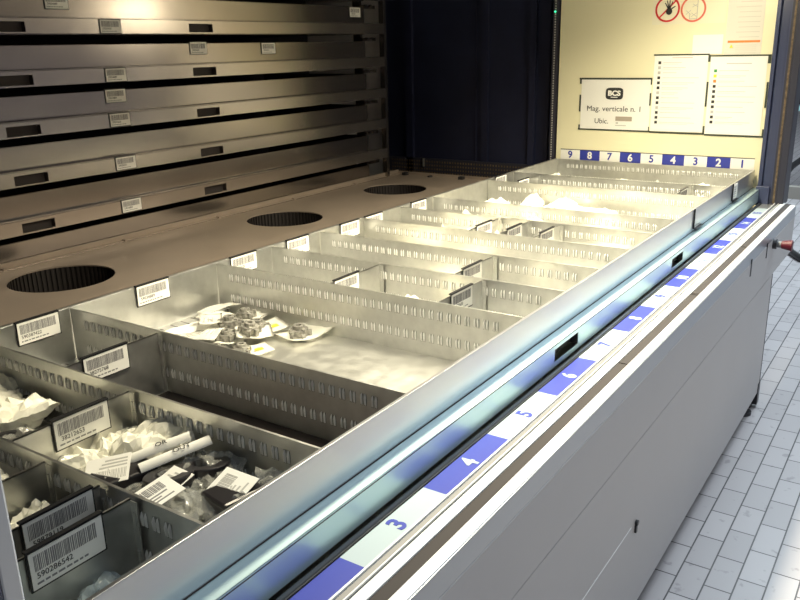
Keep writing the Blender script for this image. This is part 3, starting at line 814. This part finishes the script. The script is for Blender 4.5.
def cardpack(x, y, z, w, l, rz, curl, seed, lb, s=0., mark=False, tilt=(0, 0), m_='paper'):
    t = thing('carded_casting' if s else 'paper_card', (x, y, z), lb, 'spare part' if s else 'card', g5 if s else 'loose cards over the castings', rot=(tilt[0], tilt[1], rz))
    link('card', card_bm(w, l, curl, seed), m_, t, smooth=True)
    if s: link('casting', xf(casting_bm(s, seed), Matrix.Translation((-w*.12, .0, .002))), 'cast', t, bevel=.0008)
    if mark:
        bm = B(w*.16, w*.34, -l*.10, l*.06, .004, .0056); link('yellow_mark', bm, 'yellow', t)
    if not s:
        bm = bmesh.new()
        for k in range(3): box(bm, -w*.2, w*.15, -l*.1+k*.009, -l*.1+k*.009+.0015, curl*.02+.0042, curl*.02+.0052)
        link('print', bm, 'ink_lt', t)
    return t
cardpack(-2.300, .745, -.116, .15, .10, R(-10), .006, 1, 'big white sheet lying over the notched ledge left of the castings')
bag(-2.235, .725, .13, .115, .014, R(-14), 'paper', 60, 'large white printed paper bag at the left of the castings bin', z=-.112, crump=.35, group=g5+' and bags')
cardpack(-2.115, .765, -.092, .10, .060, R(-5), -.008, 2, 'white card arched on top at the back of the castings bin', tilt=(R(-8), 0))
cardpack(-2.165, .725, -.088, .085, .060, R(15), -.006, 3, 'white card in the middle of the castings pile', tilt=(R(4), R(6)))
cardpack(-2.235, .660, -.095, .095, .040, R(28), -.004, 4, 'slanting white card at the near side of the castings pile')
cardpack(-2.140, .600, -.107, .105, .080, R(-20), .010, 5, 'casting on a white card with a yellow mark, centre right of the pile', s=.019, mark=True)
cardpack(-2.215, .630, -.112, .085, .070, R(10), .008, 6, 'casting on a white card next to the near divider of its bin', s=.018)
cardpack(-2.245, .548, -.117, .100, .060, R(-25), .006, 7, 'casting on a white card with a yellow mark, lowest right of the pile', s=.017, mark=True)
cardpack(-2.175, .665, -.100, .080, .060, R(30), .006, 8, 'casting half under the middle white card', s=.020)
cardpack(-2.095, .690, -.110, .075, .060, R(0), .006, 9, 'casting at the back of the pile against the far divider', s=.019)
cardpack(-2.285, .600, -.117, .075, .060, R(50), .004, 12, 'casting deepest in the corner by the near divider', s=.018)
cardpack(-2.100, .515, -.116, .110, .090, R(-12), .014, 10, 'casting in a curled clear pack, rightmost of the castings', s=.020, tilt=(0, R(-4)))

cardpack(-2.185, .585, -.098, .080, .060, R(-40), .006, 14, 'casting on a tilted card stacked in the centre of the pile', s=.019, tilt=(R(8), R(5)))
cardpack(-2.120, .660, -.096, .075, .055, R(-15), .006, 15, 'casting on a card behind the centre of the pile', s=.018, tilt=(R(-6), 0))
cardpack(-2.265, .680, -.098, .085, .050, R(-30), .005, 16, 'small white card beside the large printed paper bag')
cardpack(-2.205, .695, -.084, .070, .050, R(45), .006, 17, 'folded white card on top of the castings pile next to the paper bag')
# bins further back: white and clear bags
g6 = 'pale bags in the far bins'
FAR = [(-1.94, .705, .10, .10, .020, 10, 'clear', 'flat clear bag in the first bin behind the castings, at the rear wall'),
       (-1.79, .585, .10, .10, .025, 30, 'clear', 'flat clear bag in the bin beyond the left label plate'),
       (-1.755, .45, .10, .13, .022, -20, 'poly', 'white flat bag on the floor beside the second row label plate'),
       (-1.955, .33, .06, .06, .045, 20, 'poly', 'small white peak of a bag behind the left label plate'),
       (-1.78, .20, .06, .05, .042, 40, 'poly', 'small white folded bag tip right of the middle label plate'),
       (-1.585, .775, .06, .06, .050, 15, 'poly', 'upright white bag at the rear wall, left in the fourth row of bins'),
       (-1.565, .665, .14, .12, .040, -15, 'poly', 'wide white bag left in the fourth row of bins'),
       (-1.555, .50, .11, .13, .026, 12, 'poly', 'flat white bag in the middle of the fourth row of bins'),
       (-1.545, .20, .12, .16, .024, 10, 'clear', 'clear bag at the right of the fourth row of bins'),
       (-1.39, .705, .11, .11, .055, 25, 'poly', 'bright white bag at the left of the row with three small partitions'),
       (-1.375, .600, .11, .10, .050, -30, 'poly', 'second bright bag along in the row with three small partitions'),
       (-1.360, .515, .10, .08, .045, 5, 'poly', 'bright bag touching the left of the three small partitions'),
       (-1.360, .420, .09, .07, .060, 5, 'poly', 'white bag between the left and middle small partitions'),
       (-1.350, .320, .09, .07, .030, 5, 'clear', 'clear bag between the middle and right small partitions'),
       (-1.350, .15, .12, .16, .030, 15, 'poly', 'low white bag right of the three small partitions'),
       (-1.17, .725, .11, .09, .050, 40, 'clear', 'clear bag at the left of the row before the wide bin'),
       (-1.16, .625, .12, .10, .055, -20, 'poly', 'white bag left of centre in the row before the wide bin'),
       (-1.155, .51, .10, .10, .060, 30, 'poly', 'peaked white bag in the centre of the row before the wide bin'),
       (-1.15, .395, .12, .10, .055, 0, 'clear', 'grey clear bag right of centre in the row before the wide bin'),
       (-1.15, .255, .12, .12, .045, -25, 'poly', 'white bag at the right of the row before the wide bin'),
       (-.965, .735, .13, .11, .070, 20, 'poly', 'big white bag in the near left corner of the wide far bin'),
       (-.850, .690, .13, .11, .062, -35, 'poly', 'tallest white bag, at the left of the wide far bin'),
       (-.745, .600, .12, .08, .050, 15, 'poly', 'white bag behind the tallest one in the wide far bin'),
       (-.915, .510, .16, .13, .030, 15, 'clear', 'flat clear bag in the middle of the wide far bin'),
       (-.885, .330, .23, .20, .048, 20, 'poly', 'very large white bag with a small black mark in the wide far bin'),
       (-.735, .480, .11, .11, .055, -10, 'poly', 'white bag leaning on the divider behind the wide far bin'),
       (-.93, .110, .10, .10, .035, 10, 'poly', 'small white bag in the front right corner of the wide far bin'),
       (-.56, .600, .12, .11, .055, 20, 'clear', 'clear bag at left in the far narrow row'),
       (-.55, .420, .12, .14, .050, -20, 'clear', 'clear bag in the middle of the far narrow row'),
       (-.55, .060, .12, .08, .060, 0, 'poly', 'white bag right of the small far label plate'),
       (-.31, .700, .14, .10, .065, 30, 'poly', 'white bag at the left of the farthest bin'),
       (-.27, .585, .14, .11, .060, -10, 'poly', 'white bag second from left in the farthest bin'),
       (-.29, .420, .14, .11, .075, 10, 'poly', 'peaked white bag in the middle of the farthest bin'),
       (-.27, .290, .16, .13, .060, 0, 'clear', 'clear bag with grey contents in the farthest bin'),
       (-.29, .130, .16, .14, .065, 15, 'poly', 'white bag at the right end of the farthest bin')]
for i, (x, y, w_, l_, h_, rz, m_, lb) in enumerate(FAR):
    bag(x, y, w_, l_, min(.098, h_*(2.0 if h_ > .034 else 1.6)), R(rz), m_, 100+i*3, lb, group=g6, crump=.5)
for x, y, z, lb in ((-1.045+.03, .39, -.045, 'tiny black clip lying on the big far white bag'),):
    pass

# ================================================================== HALL BEYOND, SEEN PAST THE POST
hose = bmesh.new()
tube(hose, [(3.0, .40, -.58+.0), (3.05, .36, -.50), (3.1, .30, -.40), (3.1, .22, -.33), (3.1, .10, -.30), (3.1, -.1, -.33), (3.1, -.4, -.50), (3.1, -.7, FLZ+.02)], .022, 12)
o = link('flexible_hose', hose, 'black'); tag(o, 'black hose arching over the pale floor behind the door post', 'hose')
cb = bmesh.new()
tube(cb, [(3.0, .31, FLZ+.02), (2.75, .27, FLZ+.02), (2.55, .235, FLZ+.02), (2.26, .172, FLZ+.02), (2.0, .095, FLZ+.02), (1.85, .015, FLZ+.02), (1.8, -.15, FLZ+.02), (1.85, -.6, FLZ+.02)], .02, 12)
o = link('floor_cable', cb, 'black'); tag(o, 'thick black cable lying on the pale floor right of the red button', 'cable')
bar = thing('floor_rail', (4.0, .2, FLZ), 'low grey metal rail crossing behind the door post', 'rail', world=True)
link('rail_beam', B(4.0, 4.1, -1.2, 1.0, FLZ, FLZ+.10), mat('rail_grey', (.30, .28, .25), .6), bar)
link('rail_cap', B(3.98, 4.12, -1.2, -1.0, FLZ, FLZ+.09), 'foot', bar)
rk = thing('storage_rack', (4.4, .2, FLZ), 'dark rack with pale teal ledges far behind, at the right edge', 'rack', world=True)
for y in (.50, -.6): link('upright', B(4.3, 4.4, y, y+.06, FLZ, 1.6), 'rack', rk)
for z in (-.10, .15, .33, .60, .9): link('ledge', B(4.25, 4.75, -.6, .50, z, z+.035), 'teal', rk)
link('back_panel', B(4.76, 4.78, -.6, .56, -.12, 1.6), 'rack', rk)
